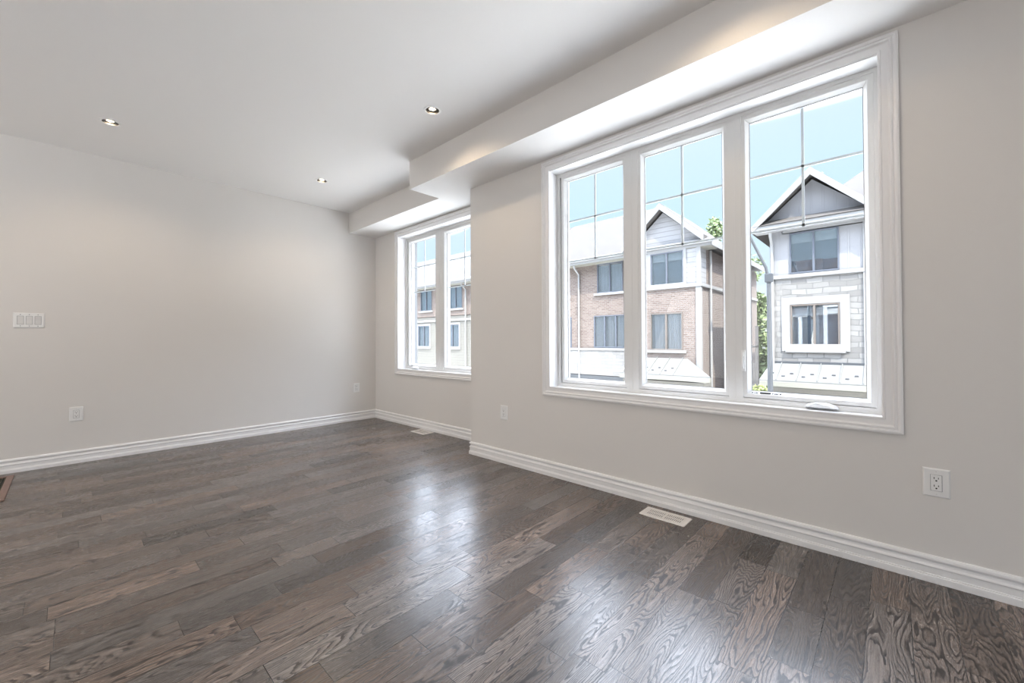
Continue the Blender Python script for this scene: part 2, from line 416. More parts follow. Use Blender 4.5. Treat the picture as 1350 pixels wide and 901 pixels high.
# baseboards
BP = [(0, 0), (.0165, 0), (.0165, .026), (.0150, .0285), (.0125, .030), (.0125, .034), (.0095, .036), (.0090, .062), (.0125, .0645), (.0135, .0680), (.0115, .0715),
      (.0070, .077), (.0042, .084), (.0042, .089), (.0085, .0925), (.0125, .0950), (.0135, .100), (.0120, .107), (.008, .1125), (0, .115)]
def baseboard(name, p, q, nrm, e0, e1):
    # from p to q, nrm: into the room; e0/e1 = +1 inner corner, -1 outer corner, 0 square end
    p, q, nr = Vector(p), Vector(q), Vector(nrm); d = (q - p).normalized(); m = MB(); vs = []; n = len(BP)
    for (o, z) in BP: v = p + nr * o + d * (o * e0); vs.append((v.x, v.y, z + .0005))
    for (o, z) in BP: v = q + nr * o - d * (o * e1); vs.append((v.x, v.y, z + .0005))
    m.add(vs, [tuple(range(n)), tuple(range(n, 2 * n))] + [(i, (i + 1) % n, n + (i + 1) % n, n + i) for i in range(n)])
    return m.build(name, 'trim', kind='structure')
baseboard('baseboard_back', (XL, YB), (XA, YB), (0, -1), 1, 1)
baseboard('baseboard_alcove', (XA, YB), (XA, YC), (-1, 0), 1, 1)
baseboard('baseboard_corner', (XA, YC), (XW, YC), (0, 1), 1, -1)
baseboard('baseboard_right', (XW, YC), (XW, YR), (-1, 0), -1, 1)
baseboard('baseboard_rear', (XW, YR), (1.4, YR), (0, 1), 1, 0)
baseboard('baseboard_left', (XL, 4.5), (XL, YB), (1, 0), 0, 1)

# ------------------------------------------------------------------ windows of the room
def window(name, xw, xf, R, panes, gz0, gz1, crank=None, lock=None, marks=None):
    root = struct_root(name, (xw, (R['y0'] + R['y1']) / 2, R['z0']))
    y0, y1, z0, z1 = R['y0'], R['y1'], R['z0'], R['z1']
    cp = [(0, xw), (0, xw - .015), (.002, xw - .018), (.010, xw - .020), (.016, xw - .018), (.018, xw - .0135), (.022, xw - .0135), (.024, xw - .0165),
          (.030, xw - .0165), (.034, xw - .0105), (.038, xw - .0085), (.060, xw - .0085), (.062, xw - .0125), (.069, xw - .0125), (.072, xw - .0105), (.072, xw)]
    MB().ring(y0, y1, z0, z1, cp).build('casing', 'trim', root)
    jy0, jy1, jz0, jz1 = y0 + .067, y1 - .067, z0 + .065, z1 - .078
    jm = MB(); jm.ring(jy0 - .010, jy1 + .010, jz0 - .010, jz1 + .010, [(0, xw - .004), (.010, xw - .004), (.010, xf + .002), (0, xf + .002)])
    jm.build('jamb', 'trim', root)
    fb = MB()
    # perimeter frame with a stepped face
    t = .034
    fb.ring(jy0 - .008, jy1 + .008, jz0 - .008, jz1 + .008, [(0, xf), (t - .006, xf), (t - .004, xf + .003), (t + .003, xf + .003), (t + .003, xf + .11), (0, xf + .11)])
    for a, b in zip(panes[:-1], panes[1:]):
        c0, c1 = a[1] + .038, b[0] - .038      # panes run in growing y
        fb.bbox(xf, xf + .11, c0 - .002, c1 + .002, jz0 + .02, jz1 - .02, .002)
        fb.box(xf - .0015, xf + .004, (c0 + c1) / 2 - .001, (c0 + c1) / 2 + .001, jz0 + .02, jz1 - .02)
    fb.build('window_frame', 'vinyl', root)
    for i, (a, b) in enumerate(panes):
        sh = MB(); e = .038
        sh.ring(a - e, b + e, gz0 - e, gz1 + e, [(0, xf + .006), (.002, xf + .004), (.020, xf + .004), (.023, xf + .007), (.025, xf + .012), (.036, xf + .034), (.038, xf + .036), (.038, xf + .048), (.030, xf + .056), (.016, xf + .09), (0, xf + .09)])
        so = sh.build('sash', 'vinyl', root)
        MB().ring(a - .002, b + .002, gz0 - .002, gz1 + .002, [(0, xf + .036), (.0035, xf + .036), (.0035, xf + .040), (0, xf + .040)]).build('gasket', 'seal', so)
        MB().box(xf + .040, xf + .043, a + .0005, b - .0005, gz0 + .0005, gz1 - .0005).build('glass_pane', 'glass', so)
        mb = MB(); mw = .0065; xm = xf + .050; hz = [gz1 - .317, gz1 - .638]
        mb.box(xm, xm + .006, (a + b) / 2 - mw, (a + b) / 2 + mw, hz[1] - mw, gz1)
        for z in hz: mb.box(xm, xm + .006, a, b, z - mw, z + mw)
        mb.build('muntin_grid', 'muntin', so)
    if crank:
        cy0, cy1, cz = crank; cy = (cy0 + cy1) / 2; w = cy1 - cy0
        hm = MB(); pts = []
        for k in range(17):
            u = k / 16; yv = cy0 + w * u
            pts.append((yv, cz + .022 * (math.sin(math.pi * min(1, max(0, u))) ** .6)))
        hm.prism([(cy0, cz - .004)] + pts + [(cy1, cz - .004)], 'x', xf - .030, xf + .001)
        hd = hm.build('crank_housing', 'plastic', root, smooth=True)
        MB().tube([(xf - .033, cy0 + .018, cz + .004), (xf - .036, cy - .01, cz + .012), (xf - .036, cy + .02, cz + .020), (xf - .034, cy1 - .03, cz + .010), (xf - .034, cy1 - .012, cz + .004)], [.006, .005, .005, .005, .007], 10).build('crank_handle', 'plastic', hd, smooth=True)
        MB().box(xf - .031, xf - .002, cy0 + .006, cy1 - .006, cz - .0075, cz - .0045).build('crank_base', 'seal', hd)
    if lock:
        ly, lz0, lz1 = lock
        lp = MB().bbox(xf - .008, xf + .001, ly - .011, ly + .011, lz0, lz1, .003).build('sash_lock', 'plastic', root, smooth=True)
        MB().tube([(xf - .010, ly, lz0 + .018), (xf - .020, ly, lz0 + .03), (xf - .020, ly, lz0 + .075), (xf - .012, ly, lz1 - .012)], [.005, .0055, .005, .004], 10).build('lock_lever', 'plastic', lp, smooth=True)
        MB().box(xf - .0092, xf - .0078, ly - .0035, ly + .0035, lz0 + .02, lz1 - .035).build('lock_slot', 'seal', lp)
    if marks:
        my, mz = marks; mm = MB(); xk = xf + .0175
        for a, b, hh in [(0, .004, .004), (.009, .012, .0025), (.016, .019, .0025), (.021, .024, .0025), (.026, .029, .0025), (.040, .092, .0045), (.100, .104, .004), (.110, .114, .003), (.116, .121, .003), (.123, .127, .003), (.136, .141, .0045)]:
            mm.box(xk - .004, xk + .01, my - a, my - b, mz - hh, mz + hh)
        mm.build('spacer_print', 'slot', root)
    return root

window('window_1', XW, 2.66, NEAR, [(.097, .602), (.750, 1.243), (1.405, 1.888)], .760, 2.316, crank=(.205, .345, .706), lock=(.636, .872, .994), marks=(.597, .7505))
window('window_2', XA, 3.00, FAR, [(3.250, 3.850), (4.050, 4.585)], .762, 2.318, crank=(4.36, 4.50, .708))
MB().box(2.9995, 3.004, 4.515, 4.545, .735, .742).build('trim_1', 'seal', kind='structure')
# exterior reveals outside the alcove window
m = MB(); m.ring(FAR['y0'] + .055, 4.665, .68, 2.40, [(-.12, XA + .226), (.02, XA + .226), (.02, XA + .27), (-.12, XA + .27)])
m.build('trim_2', 'white_ext', kind='structure')

# ------------------------------------------------------------------ recessed downlights
def downlight(x, y, label, rot, vis=True):
    t = thing('recessed_downlight', label, 'ceiling light', (x, y, H), 'recessed ceiling downlights')
    MB().lathe([(.064, H), (.0635, H - .003), (.060, H - .0045), (.050, H - .0035), (.0475, H - .001), (.0475, H + .002), (.052, H + .002), (.052, H)], x, y, closed=True).build('trim_ring', 'plastic', t, smooth=True)
    MB().lathe([(.0475, H - .001), (.046, H + .012), (.043, H + .04), (.036, H + .06), (.001, H + .062)], x, y).build('baffle', 'chrome', t, smooth=True)
    # gimbal bulb, face tipped a little
    b = MB(); b.lathe([(.001, -.004), (.013, -.003), (.021, .001)], 0, 0, 28)
    R = Matrix.Rotation(rot, 4, 'X'); b.v = [tuple(R @ Vector(v) + Vector((x, y, H + .008))) for v in b.v]
    b.build('bulb', 'bulb', t, smooth=True)
    g = MB(); g.lathe([(.0215, .001), (.030, -.001), (.036, .004), (.032, .02), (.0215, .02)], 0, 0, 28, closed=True)
    g.v = [tuple(R @ Vector(v) + Vector((x, y, H + .008))) for v in g.v]
    g.build('gimbal', 'chrome', t, smooth=True)
    l = bpy.data.lights.new('downlight_lamp', 'SPOT'); l.energy = POT_ENERGY; l.color = POT_COLOR; l.spot_size = math.radians(150); l.spot_blend = .7; l.shadow_soft_size = .03
    o = bpy.data.objects.new('downlight_lamp', l); COL.objects.link(o); o.location = (x, y, H - .012); o.parent = t; o.matrix_parent_inverse = parent_world(t).inverted()
LB = ['recessed ceiling downlight nearest the light switch, over the left end of back wall',
      'small recessed ceiling downlight furthest from camera, near the far bulkhead corner',
      'recessed ceiling downlight closest to the deep bulkhead step']
LB += ['recessed ceiling downlight left of the one by the bulkhead step', 'recessed ceiling downlight beside the bulkhead, above the right end of the large window',
       'recessed ceiling downlight directly overhead of the camera', 'recessed ceiling downlight left of the light switch, close to the back wall', 'recessed ceiling downlight over the left side of the room, away from the walls']
for i, (x, y) in enumerate(POTS): downlight(x, y, LB[i], .12)

# ------------------------------------------------------------------ wall plates
def to_wall(mb, axis, pos, cx, cz):
    # mb built flat: x across, y out of wall, z up, about the origin
    out = []
    for (a, d, z) in mb.v:
        out.append((cx + a, pos - d, cz + z) if axis == 'y' else (pos - d, cx - a, cz + z))
    mb.v = out; return mb
def outlet(label, axis, pos, c, z):
    loc = (c, pos, z) if axis == 'y' else (pos, c, z)
    t = thing('wall_outlet', label, 'outlet', loc, 'duplex outlets on the walls')
    W2, H2 = .0425, .0615
    m = MB(); m.add([(-W2, 0, -H2), (W2, 0, -H2), (W2, 0, H2), (-W2, 0, H2), (-W2, .002, -H2), (W2, .002, -H2), (W2, .002, H2), (-W2, .002, H2),
                     (-W2 + .005, .0065, -H2 + .005), (W2 - .005, .0065, -H2 + .005), (W2 - .005, .0065, H2 - .005), (-W2 + .005, .0065, H2 - .005)],
                    [(0, 1, 2, 3), (0, 1, 5, 4), (1, 2, 6, 5), (2, 3, 7, 6), (3, 0, 4, 7), (4, 5, 9, 8), (5, 6, 10, 9), (6, 7, 11, 10), (7, 4, 8, 11), (8, 9, 10, 11)])
    pl = to_wall(m, axis, pos, c, z).build('cover_plate', 'plastic', t)
    for sz in (-1, 1):
        to_wall(MB().bbox(-.0025, .0025, .0055, .0075, sz * .0485 - .0025, sz * .0485 + .0025, .0006), axis, pos, c, z).build('screw', 'rocker', pl)
    to_wall(MB().box(-.0180, .0180, .005, .0068, -.0350, .0350), axis, pos, c, z).build('insert_gap', 'seal', t)
    ins = to_wall(MB().bbox(-.0168, .0168, .005, .0090, -.0338, .0338, .0012), axis, pos, c, z).build('receptacle', 'plastic', t)
    for sz in (-1, 1):
        k = MB(); zc = sz * .0165
        k.box(-.0078, -.0054, .0085, .0093, zc + .000, zc + .0085); k.box(.0054, .0078, .0085, .0093, zc + .001, zc + .0080)
        k.prism([(.0032 * math.cos(a * math.pi / 6), zc - .0065 + .0032 * math.sin(a * math.pi / 6)) for a in range(12)], 'y', .0085, .0093)
        to_wall(k, axis, pos, c, z).build('socket_holes', 'slot', ins)
outlet('white duplex outlet low on the back wall below the light switch', 'y', YB, .052, .428)
outlet('small white duplex outlet on back wall near the far corner', 'y', YB, 2.610, .433)
outlet('white duplex outlet on window wall left of the large window', 'x', XW, 2.466, .434)
outlet('white duplex outlet nearest the camera, right of the large window', 'x', XW, -.131, .432)

t = thing('light_switch', 'white triple rocker light switch plate on the back wall', 'light switch', (-.219, YB, 1.239))
W2, H2 = .085, .0615
m = MB(); m.add([(-W2, 0, -H2), (W2, 0, -H2), (W2, 0, H2), (-W2, 0, H2), (-W2, .003, -H2), (W2, .003, -H2), (W2, .003, H2), (-W2, .003, H2),
                 (-W2 + .006, .008, -H2 + .006), (W2 - .006, .008, -H2 + .006), (W2 - .006, .008, H2 - .006), (-W2 + .006, .008, H2 - .006)],
                [(0, 1, 2, 3), (0, 1, 5, 4), (1, 2, 6, 5), (2, 3, 7, 6), (3, 0, 4, 7), (4, 5, 9, 8), (5, 6, 10, 9), (6, 7, 11, 10), (7, 4, 8, 11), (8, 9, 10, 11)])
pl = to_wall(m, 'y', YB, -.219, 1.239).build('cover_plate', 'plastic', t)
for k in (-1, 0, 1):
    for sz in (-1, 1): to_wall(MB().bbox(k * .0475 - .0025, k * .0475 + .0025, .007, .009, sz * .047 - .0025, sz * .047 + .0025, .0006), 'y', YB, -.219, 1.239).build('screw', 'seal', pl)
    to_wall(MB().box(k * .0475 - .0182, k * .0475 + .0182, .0068, .0083, -.0350, .0350), 'y', YB, -.219, 1.239).build('rocker_gap', 'seal', t)
    r = MB(); a, b = k * .0475 - .0166, k * .0475 + .0166
    tip = (.0085, .0135) if k == 0 else ((.0135, .0085) if k == 1 else (.0090, .0125))
    r.add([(a, .006, -.0334), (b, .006, -.0334), (b, .006, .0334), (a, .006, .0334), (a, tip[1], -.0334), (b, tip[1], -.0334), (b, .0095, 0), (a, .0095, 0), (b, tip[0], .0334), (a, tip[0], .0334)],
          [(0, 1, 2, 3), (4, 5, 6, 7), (7, 6, 8, 9), (0, 1, 5, 4), (2, 3, 9, 8), (0, 4, 7, 9, 3), (1, 5, 6, 8, 2)])
    to_wall(r, 'y', YB, -.219, 1.239).build('rocker', 'rocker', t)

# ------------------------------------------------------------------ floor registers
def register(label, cx, cy, w=.135, l=.272):
    t = thing('floor_register', label, 'floor vent', (cx, cy, 0), 'white metal floor registers')
    m = MB(); ow, ol, iw, il = w / 2, l / 2, w / 2 - .030, l / 2 - .034; h = .004
    def rr(a, b, r, z, n=4):
        o = []
        for qx, qy, st in ((1, 1, 0), (-1, 1, 1), (-1, -1, 2), (1, -1, 3)):
            for k in range(n + 1):
                an = (st + k / n) * math.pi / 2; o.append((cx + qx * (a - r) + r * math.cos(an), cy + qy * (b - r) + r * math.sin(an), z))
        return o
    A = rr(ow, ol, .008, .0003); B = rr(ow - .002, ol - .002, .008, h); C = rr(iw, il, .003, h); D = rr(iw, il, .003, .0006)
    n = len(A); fs = []
    for q in range(3): fs += [(q * n + k, q * n + (k + 1) % n, (q + 1) * n + (k + 1) % n, (q + 1) * n + k) for k in range(n)]
    m.add(A + B + C + D, fs); m.build('face_frame', 'vent_white', t)
    MB().box(cx - iw, cx + iw, cy - il, cy + il, .0003, .0008).build('duct_opening', 'slot', t)
    lv = MB(); ns = 19
    for k in range(ns + 1):
        yy = cy - il + 2 * il * k / ns; wv = 2 * il / ns * .74
        lv.add([(cx - iw, yy - wv / 2, h - .0003), (cx + iw, yy - wv / 2, h - .0003), (cx + iw, yy + wv / 2, h - .0014), (cx - iw, yy + wv / 2, h - .0014),
                (cx - iw, yy - wv / 2, h - .0012), (cx + iw, yy - wv / 2, h - .0012), (cx + iw, yy + wv / 2, h - .0023), (cx - iw, yy + wv / 2, h - .0023)],
               [(0, 1, 2, 3), (4, 5, 6, 7), (0, 1, 5, 4), (1, 2, 6, 5), (2, 3, 7, 6), (3, 0, 4, 7)])
    lv.box(cx - .004, cx + .004, cy - il, cy + il, h - .0022, h - .0001); lv.box(cx - iw, cx + iw, cy - .004, cy + .004, h - .0022, h - .0001)
    lv.build('louvres', 'vent_white', t)
register('white slotted floor register on dark planks below the large window', 2.430, 1.010)
register('far white floor register by the alcove baseboard below the partly hidden window', 2.785, 4.005, .15, .262)
t = thing('return_air_grille', 'brown wood framed floor grille with dark slats at the left edge', 'floor vent', (-.44, 4.73, 0))
x0, x1, y0, y1 = -.615, -.283, 4.350, 5.112
m = MB()
for (a, b, c, d) in ((x0, x1, y0, y0 + .045), (x0, x1, y1 - .045, y1), (x0, x0 + .038, y0 + .045, y1 - .045), (x1 - .038, x1, y0 + .045, y1 - .045)): m.bbox(a, b, c, d, .0003, .0095, .0025)
m.build('grille_frame', 'vent_wood', t)
MB().box(x0 + .03, x1 - .03, y0 + .04, y1 - .04, .0004, .001).build('duct_opening', 'slot', t)
m = MB(); k = x0 + .05
while k < x1 - .042:
    m.box(k, k + .0035, y0 + .043, y1 - .043, .001, .0075); k += .0125
m.build('slats', 'vent_slat', t)

# ------------------------------------------------------------------ outside
GZ = -3.1
MB().box(3.2, 120, -80, 90, GZ - .3, GZ).build('ground', 'dirt', kind='structure')

def ext_window(root, x, y0, y1, z0, z1, lites=2, frame='brown_frame', surround=None, sill=True, cover='curtain', sur_w=.12):
    """a window in a street front that faces -X; the frame owns its panes"""
    if surround:
        w = sur_w
        MB().ring(y0 - w, y1 + w, z0 - w * .3, z1 + w, [(0, x + .02), (0, x - .035), (w * .95, x - .035), (w * .95, x + .02)]).build('window_surround', surround, root)
    f = MB(); f.ring(y0, y1, z0, z1, [(0, x + .1), (0, x - .03), (.035, x - .03), (.045, x - .01), (.045, x + .1)])
    n = lites
    for k in range(1, n):
        yy = y0 + (y1 - y0) * k / n; f.box(x - .025, x + .08, yy - .030, yy + .030, z0 + .04, z1 - .04)
    fo = f.build('window_unit', frame, root)
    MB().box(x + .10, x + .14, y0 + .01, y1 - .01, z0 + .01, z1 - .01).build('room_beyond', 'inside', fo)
    for k in range(n):
        a = y0 + (y1 - y0) * k / n + .045; b = y0 + (y1 - y0) * (k + 1) / n - .045
        MB().box(x + .01, x + .02, a - .012, b + .012, z0 + .042, z1 - .042).build('pane', 'far_glass', fo)
        if cover == 'curtain':
            cm = MB(); N = 30; ww = (b - a) * (.8 if k % 2 else .93)
            vs = []
            for i in range(N + 1):
                yy = a + ww * i / N; xx = x + .055 + .014 * math.sin(i * 1.9 + k)
                vs += [(xx, yy, z0 + .05), (xx, yy, z1 - .05), (xx + .006, yy, z0 + .05), (xx + .006, yy, z1 - .05)]
            fs = []
            for i in range(N):
                p = i * 4; q = p + 4; fs += [(p, q, q + 1, p + 1), (p + 2, p + 3, q + 3, q + 2), (p + 1, q + 1, q + 3, p + 3), (p, p + 2, q + 2, q)]
            fs += [(0, 1, 3, 2), (N * 4, N * 4 + 2, N * 4 + 3, N * 4 + 1)]
            cm.add(vs, fs); cm.build('curtain', 'curtain', fo)
        elif cover == 'blind':
            MB().box(x + .05, x + .056, a, b, z1 - .05 - (z1 - z0) * .22, z1 - .05).build('blind', 'blind', fo)
    if sill:
        MB().bbox(x - .09, x + .05, y0 - .14, y1 + .14, z0 - .11, z0 - .005, .01).build('window_sill', 'white_ext', root)

def pierced(name, mat, root, x0, x1, y0, y1, z0, z1, holes):
    ys = sorted({y0, y1} | {v for h in holes for v in h[:2] if y0 < v < y1}); zs = sorted({z0, z1} | {v for h in holes for v in h[2:] if z0 < v < z1})
    m = MB()
    for a, b in zip(ys[:-1], ys[1:]):
        for c, d in zip(zs[:-1], zs[1:]):
            if any(h[0] < (a + b) / 2 < h[1] and h[2] < (c + d) / 2 < h[3] for h in holes): continue
            m.box(x0, x1, a, b, c, d)
    return m.build(name, mat, root)

def gable_roof(root, yc, half, zpk, x0, x1, zslope, thick=.16):
    """roof over a street-facing gable: ridge along X; two slopes, two rake boards"""
    dz = half * zslope
    for sg in (-1, 1):
        MB().prism([(yc, zpk), (yc + sg * half, zpk - dz), (yc + sg * half, zpk - dz - thick), (yc, zpk - thick)], 'x', x0, x1).build('gable_roof', 'shingle', root)
        MB().prism([(yc, zpk - .02), (yc + sg * (half + .02), zpk - dz - .03), (yc + sg * (half + .02), zpk - dz - .26), (yc, zpk - .26)], 'x', x0 - .05, x0 + .0).build('rake_board', 'white_ext', root)

def hip_roof(root, x0, x1, y0, y1, ze, xr, zr, ry0, ry1):
    v = [(x0, y0, ze), (x1, y0, ze), (x1, y1, ze), (x0, y1, ze), (xr, ry0, zr), (xr, ry1, zr)]
    vb = [(a, b, c - .08) for a, b, c in v[:4]]
    MB().add(v + vb, [(0, 4, 5, 3), (0, 1, 4), (1, 2, 5, 4), (2, 3, 5), (0, 6, 7, 1), (1, 7, 8, 2), (2, 8, 9, 3), (3, 9, 6, 0), (6, 9, 8, 7)]).build('roof', 'shingle', root)
    m = MB(); t = .02
    for (a, b, c, d) in ((x0 - .03, x0, y0, y1), (x0, x1, y0 - .03, y0), (x0, x1, y1, y1 + .03)): m.box(a, b, c, d, ze - .25, ze - .02)
    m.build('fascia', 'white_ext', root)
    MB().box(x0, x0 + .75, y0, y1, ze - .28, ze - .25).build('soffit', 'cream', root)
    g = MB()
    g.prism([(x0 - .03, ze - .02), (x0 - .14, ze - .02), (x0 - .15, ze - .06), (x0 - .10, ze - .14), (x0 - .03, ze - .14)], 'y', y0 - .1, y1 + .02)
    g.build('gutter', 'white_ext', root)

def downspout(root, x, y, z0, z1, xg):
    MB().tube([(xg, y, z1 + .05), (xg + .02, y, z1 - .06), (x, y, z1 - .32), (x, y, z0)], .045, 8).build('downspout', 'white_ext', root)

def awning(root, yl, yr, ylb, yrb, x0, x1, zt, zb, hip_right=None, seam=.52, seam0=None):
    """shallow metal roof over the entrances; top edge yl..yr at x1, bottom edge ylb..yrb at x0"""
    v = [(x1, yl, zt), (x1, yr, zt), (x0, yrb, zb), (x0, ylb, zb)]
    vb = [(a, b, c - .05) for a, b, c in v]
    fs = [(0, 1, 2, 3), (4, 7, 6, 5), (0, 3, 7, 4), (1, 5, 6, 2), (3, 2, 6, 7), (0, 4, 5, 1)]
    m = MB(); m.add(v + vb, fs)
    if hip_right: m.add([(x1, yr, zt), (x0, yrb, zb), (x1, yrb, zb), (x1, yr, zt - .05), (x0, yrb, zb - .05), (x1, yrb, zb - .05)], [(0, 1, 2), (3, 5, 4), (0, 3, 4, 1), (1, 4, 5, 2), (2, 5, 3, 0)])
    aw = m.build('awning', 'metal_roof', root)
    lo, hi = min(yr, yl), max(yr, yl)
    sm = MB(); y = (seam0 if seam0 is not None else lo + .2); k = 0; dx, dz = x0 - x1, zb - zt
    ysm = []
    while y < hi:
        ysm.append(y); sm.add([(x1, y - .012, zt), (x1, y + .012, zt), (x0, y + .012, zb), (x0, y - .012, zb), (x1, y - .012, zt + .04), (x1, y + .012, zt + .04), (x0, y + .012, zb + .04), (x0, y - .012, zb + .04)],
               [(0, 1, 2, 3), (4, 5, 6, 7), (0, 1, 5, 4), (1, 2, 6, 5), (2, 3, 7, 6), (3, 0, 4, 7)]); y += seam
    sm.build('standing_seams', 'metal_roof', aw)
    for y in ysm:
        for off, fr in ((.16, .62), (.36, .78)):
            if y + off > hi - .05: continue
            cx, cz = x1 + dx * fr, zt + dz * fr
            MB().bbox(cx - .035, cx + .02, y + off - .045, y + off + .045, cz - .01, cz + .035, .006).build('snow_guard', 'guard', aw)
    MB().bbox(x0 - .05, x0 + .12, min(ylb, yrb), max(ylb, yrb), zb - .20, zb - .045, .01).build('awning_fascia', 'cream', root)
    if hip_right: MB().bbox(x0, x1, yrb - .06, yrb + .04, zb - .20, zb - .045, .01).build('awning_fascia', 'cream', root)

# our own street front, around the two windows
def hole(R): return (R['y0'] + .055, R['y1'] - .055, R['z0'] + .055, R['z1'] - .055)
f1 = pierced('wall_exterior', 'brick', None, XW + .226, XW + .26, -9, YC, GZ, 5.6, [hole(NEAR)]); f1['kind'] = 'structure'
f2 = pierced('wall_exterior', 'brick', None, XA + .226, XA + .26, YC, 9, GZ, 5.6, [(FAR['y0'] + .0, 4.70, .63, 2.45)]); f2['kind'] = 'structure'
f3 = MB().box(XW + .26, XA + .26, YC - .03, YC - .0005, GZ, 5.6).build('wall_exterior', 'brick', kind='structure')

# --- brick townhouse with the siding gable
A = thing('townhouse', 'brick townhouse across the street with a grey siding gable, left of the lamp post', 'house', (16.5, 9, GZ))
XB = 16.45
AW = [(5.86, 7.15, 3.17, 4.48), (5.905, 7.185, .64, 2.10), (8.62, 9.90, 3.18, 4.50), (8.42, 10.08, .70, 2.15), (11.32, 12.6, .70, 2.15), (11.5, 12.8, 3.18, 4.50)]
pierced('brick_wall', 'brick', A, XB, XB + .25, 8.02, 13.98, GZ, 4.55, AW)
MB().box(XB + .25, 24.7, 5.25, 13.98, GZ, 4.55).build('house_body', 'brick', A)
pierced('bay_wall', 'brick', A, 16.0, XB + .25, 5.25, 8.02, GZ, 3.06, AW[:2])
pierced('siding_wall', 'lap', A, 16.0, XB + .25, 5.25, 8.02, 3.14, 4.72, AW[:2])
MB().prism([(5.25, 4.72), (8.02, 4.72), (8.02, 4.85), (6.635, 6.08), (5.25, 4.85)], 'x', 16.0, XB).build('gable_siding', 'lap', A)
MB().bbox(15.93, 16.1, 5.18, 8.08, 3.04, 3.16, .01).build('belt_course', 'white_ext', A)
MB().bbox(16.0, 24.6, 5.17, 5.25, 3.04, 3.16, .01).build('belt_course', 'white_ext', A)
MB().bbox(15.96, 16.12, 5.21, 5.40, GZ, 3.04, .01).build('corner_trim', 'white_ext', A)
MB().bbox(15.97, 16.10, 5.22, 5.38, 3.16, 4.60, .01).build('corner_board', 'white_ext', A)
MB().box(XB - .06, XB, 8.02, 14.0, -.55, .60).build('stone_base', 'stone_white', A)
MB().bbox(XB - .10, XB, 8.02, 14.0, .58, .68, .01).build('stone_cap', 'white_ext', A)
MB().bbox(XB - .08, XB, 8.02, 14.0, -.75, -.58, .01).build('garage_header', 'pole', A)
ext_window(A, 16.0, 5.86, 7.15, 3.17, 4.48, frame='grey_frame', surround='white_ext', cover='blind', sill=False)
ext_window(A, 16.0, 5.905, 7.185, .64, 2.10)
ext_window(A, XB, 8.62, 9.90, 3.18, 4.50, frame='grey_frame', cover='curtain')
ext_window(A, XB, 8.42, 10.08, .70, 2.15, lites=3, frame='grey_frame', cover='curtain', sill=False)
ext_window(A, XB, 11.32, 12.6, .70, 2.15, frame='grey_frame', cover='curtain', sill=False)
ext_window(A, XB, 11.5, 12.8, 3.18, 4.50, frame='grey_frame', cover='curtain')
downspout(A, XB - .07, 10.86, -2.9, 4.45, 16.0)
hip_roof(A, 15.98, 25.2, 4.85, 13.94, 4.78, 20.5, 7.82, 8.8, 13.94)
gable_roof(A, 6.635, 1.60, 6.40, 15.68, 19.6, .93)
MB().tube([(16.95, 5.16, 4.5), (16.95, 5.17, GZ)], .045, 8).build('downspout', 'white_ext', A)
awning(A, 5.75, 8.0, 4.62, 8.0, 15.0, 16.0, .33, -.24, hip_right=True, seam=.50, seam0=5.9)
# the awning's narrow end points to smaller y, so order the corner pairs that way
MB().box(15.2, 16.0, 4.9, 8.0, GZ, -.50).build('porch_wall', 'creamlap', A)

# --- attached cream and brick townhouse farther left
C = thing('townhouse', 'farther brick and cream townhouse seen through the partly hidden alcove window', 'house', (16.5, 21, GZ))
pierced('brick_wall', 'brick', C, XB, XB + .25, 14.02, 30.0, 2.62, 4.55, [(y, y + 1.25, 3.06, 4.45) for y in (19.4, 22.5, 25.8, 16.2)])
MB().box(XB + .25, 24.7, 14.02, 30.0, GZ, 4.55).build('house_body', 'brick', C)
pierced('cream_wall', 'creamlap', C, XB - .04, XB + .24, 14.02, 30.0, GZ, 2.58, [(y, y + 1.3, .60, 2.05) for y in (19.65, 22.7, 26.0, 16.4)])
MB().bbox(XB - .12, XB + .1, 14.02, 30.0, 2.28, 2.42, .01).build('belt_course', 'white_ext', C)
for y in (19.4, 22.5, 25.8, 16.2):
    ext_window(C, XB, y, y + 1.25, 3.06, 4.45, frame='grey_frame', cover='curtain')
for y in (19.65, 22.7, 26.0, 16.4):
    ext_window(C, XB - .04, y, y + 1.3, .60, 2.05, frame='grey_frame', surround='white_ext', cover='curtain')
downspout(C, XB - .12, 18.95, -2.9, 4.45, 16.0)
hip_roof(C, 15.98, 25.2, 14.05, 30.0, 4.78, 20.5, 7.80, 14.03, 30.0)

# --- stone townhouse on the right
B = thing('townhouse', 'pale stone townhouse across the street with board-and-batten gable, right of the lamp post', 'house', (16.5, 0, GZ))
BW = [(1.175, 2.445, 3.17, 4.50), (1.18, 2.44, .735, 2.165), (-2.4, -1.0, .735, 2.165), (-2.4, -1.0, 3.17, 4.45)]
MB().box(16.65, 24.7, -9, 2.98, GZ, 4.55).build('house_body', 'brick', B)
pierced('brick_wall', 'brick', B, 16.4, 16.64, -9, .52, 3.9, 4.55, BW[2:])
pierced('stone_wall', 'stone', B, 16.0, 16.64, .52, 3.0, GZ, 3.06, BW)
pierced('batten_wall', 'batten', B, 16.0, 16.64, .52, 3.0, 3.14, 4.62, BW)
MB().prism([(.30, 4.80), (3.30, 4.80), (1.83, 6.12)], 'x', 16.0, 16.4).build('gable_panel', 'batten', B)
MB().bbox(15.93, 16.1, .46, 3.05, 3.04, 3.15, .01).build('belt_course', 'white_ext', B)
MB().bbox(15.60, 16.2, .10, 3.42, 4.62, 4.80, .02).build('gable_cornice', 'white_ext', B)
MB().prism([(15.56, 4.80), (16.0, 5.02), (16.0, 4.80)], 'y', .10, 3.42).build('cornice_roof', 'shingle', B)
MB().bbox(15.95, 16.1, .50, .62, GZ, 4.62, .01).build('corner_board', 'white_ext', B)
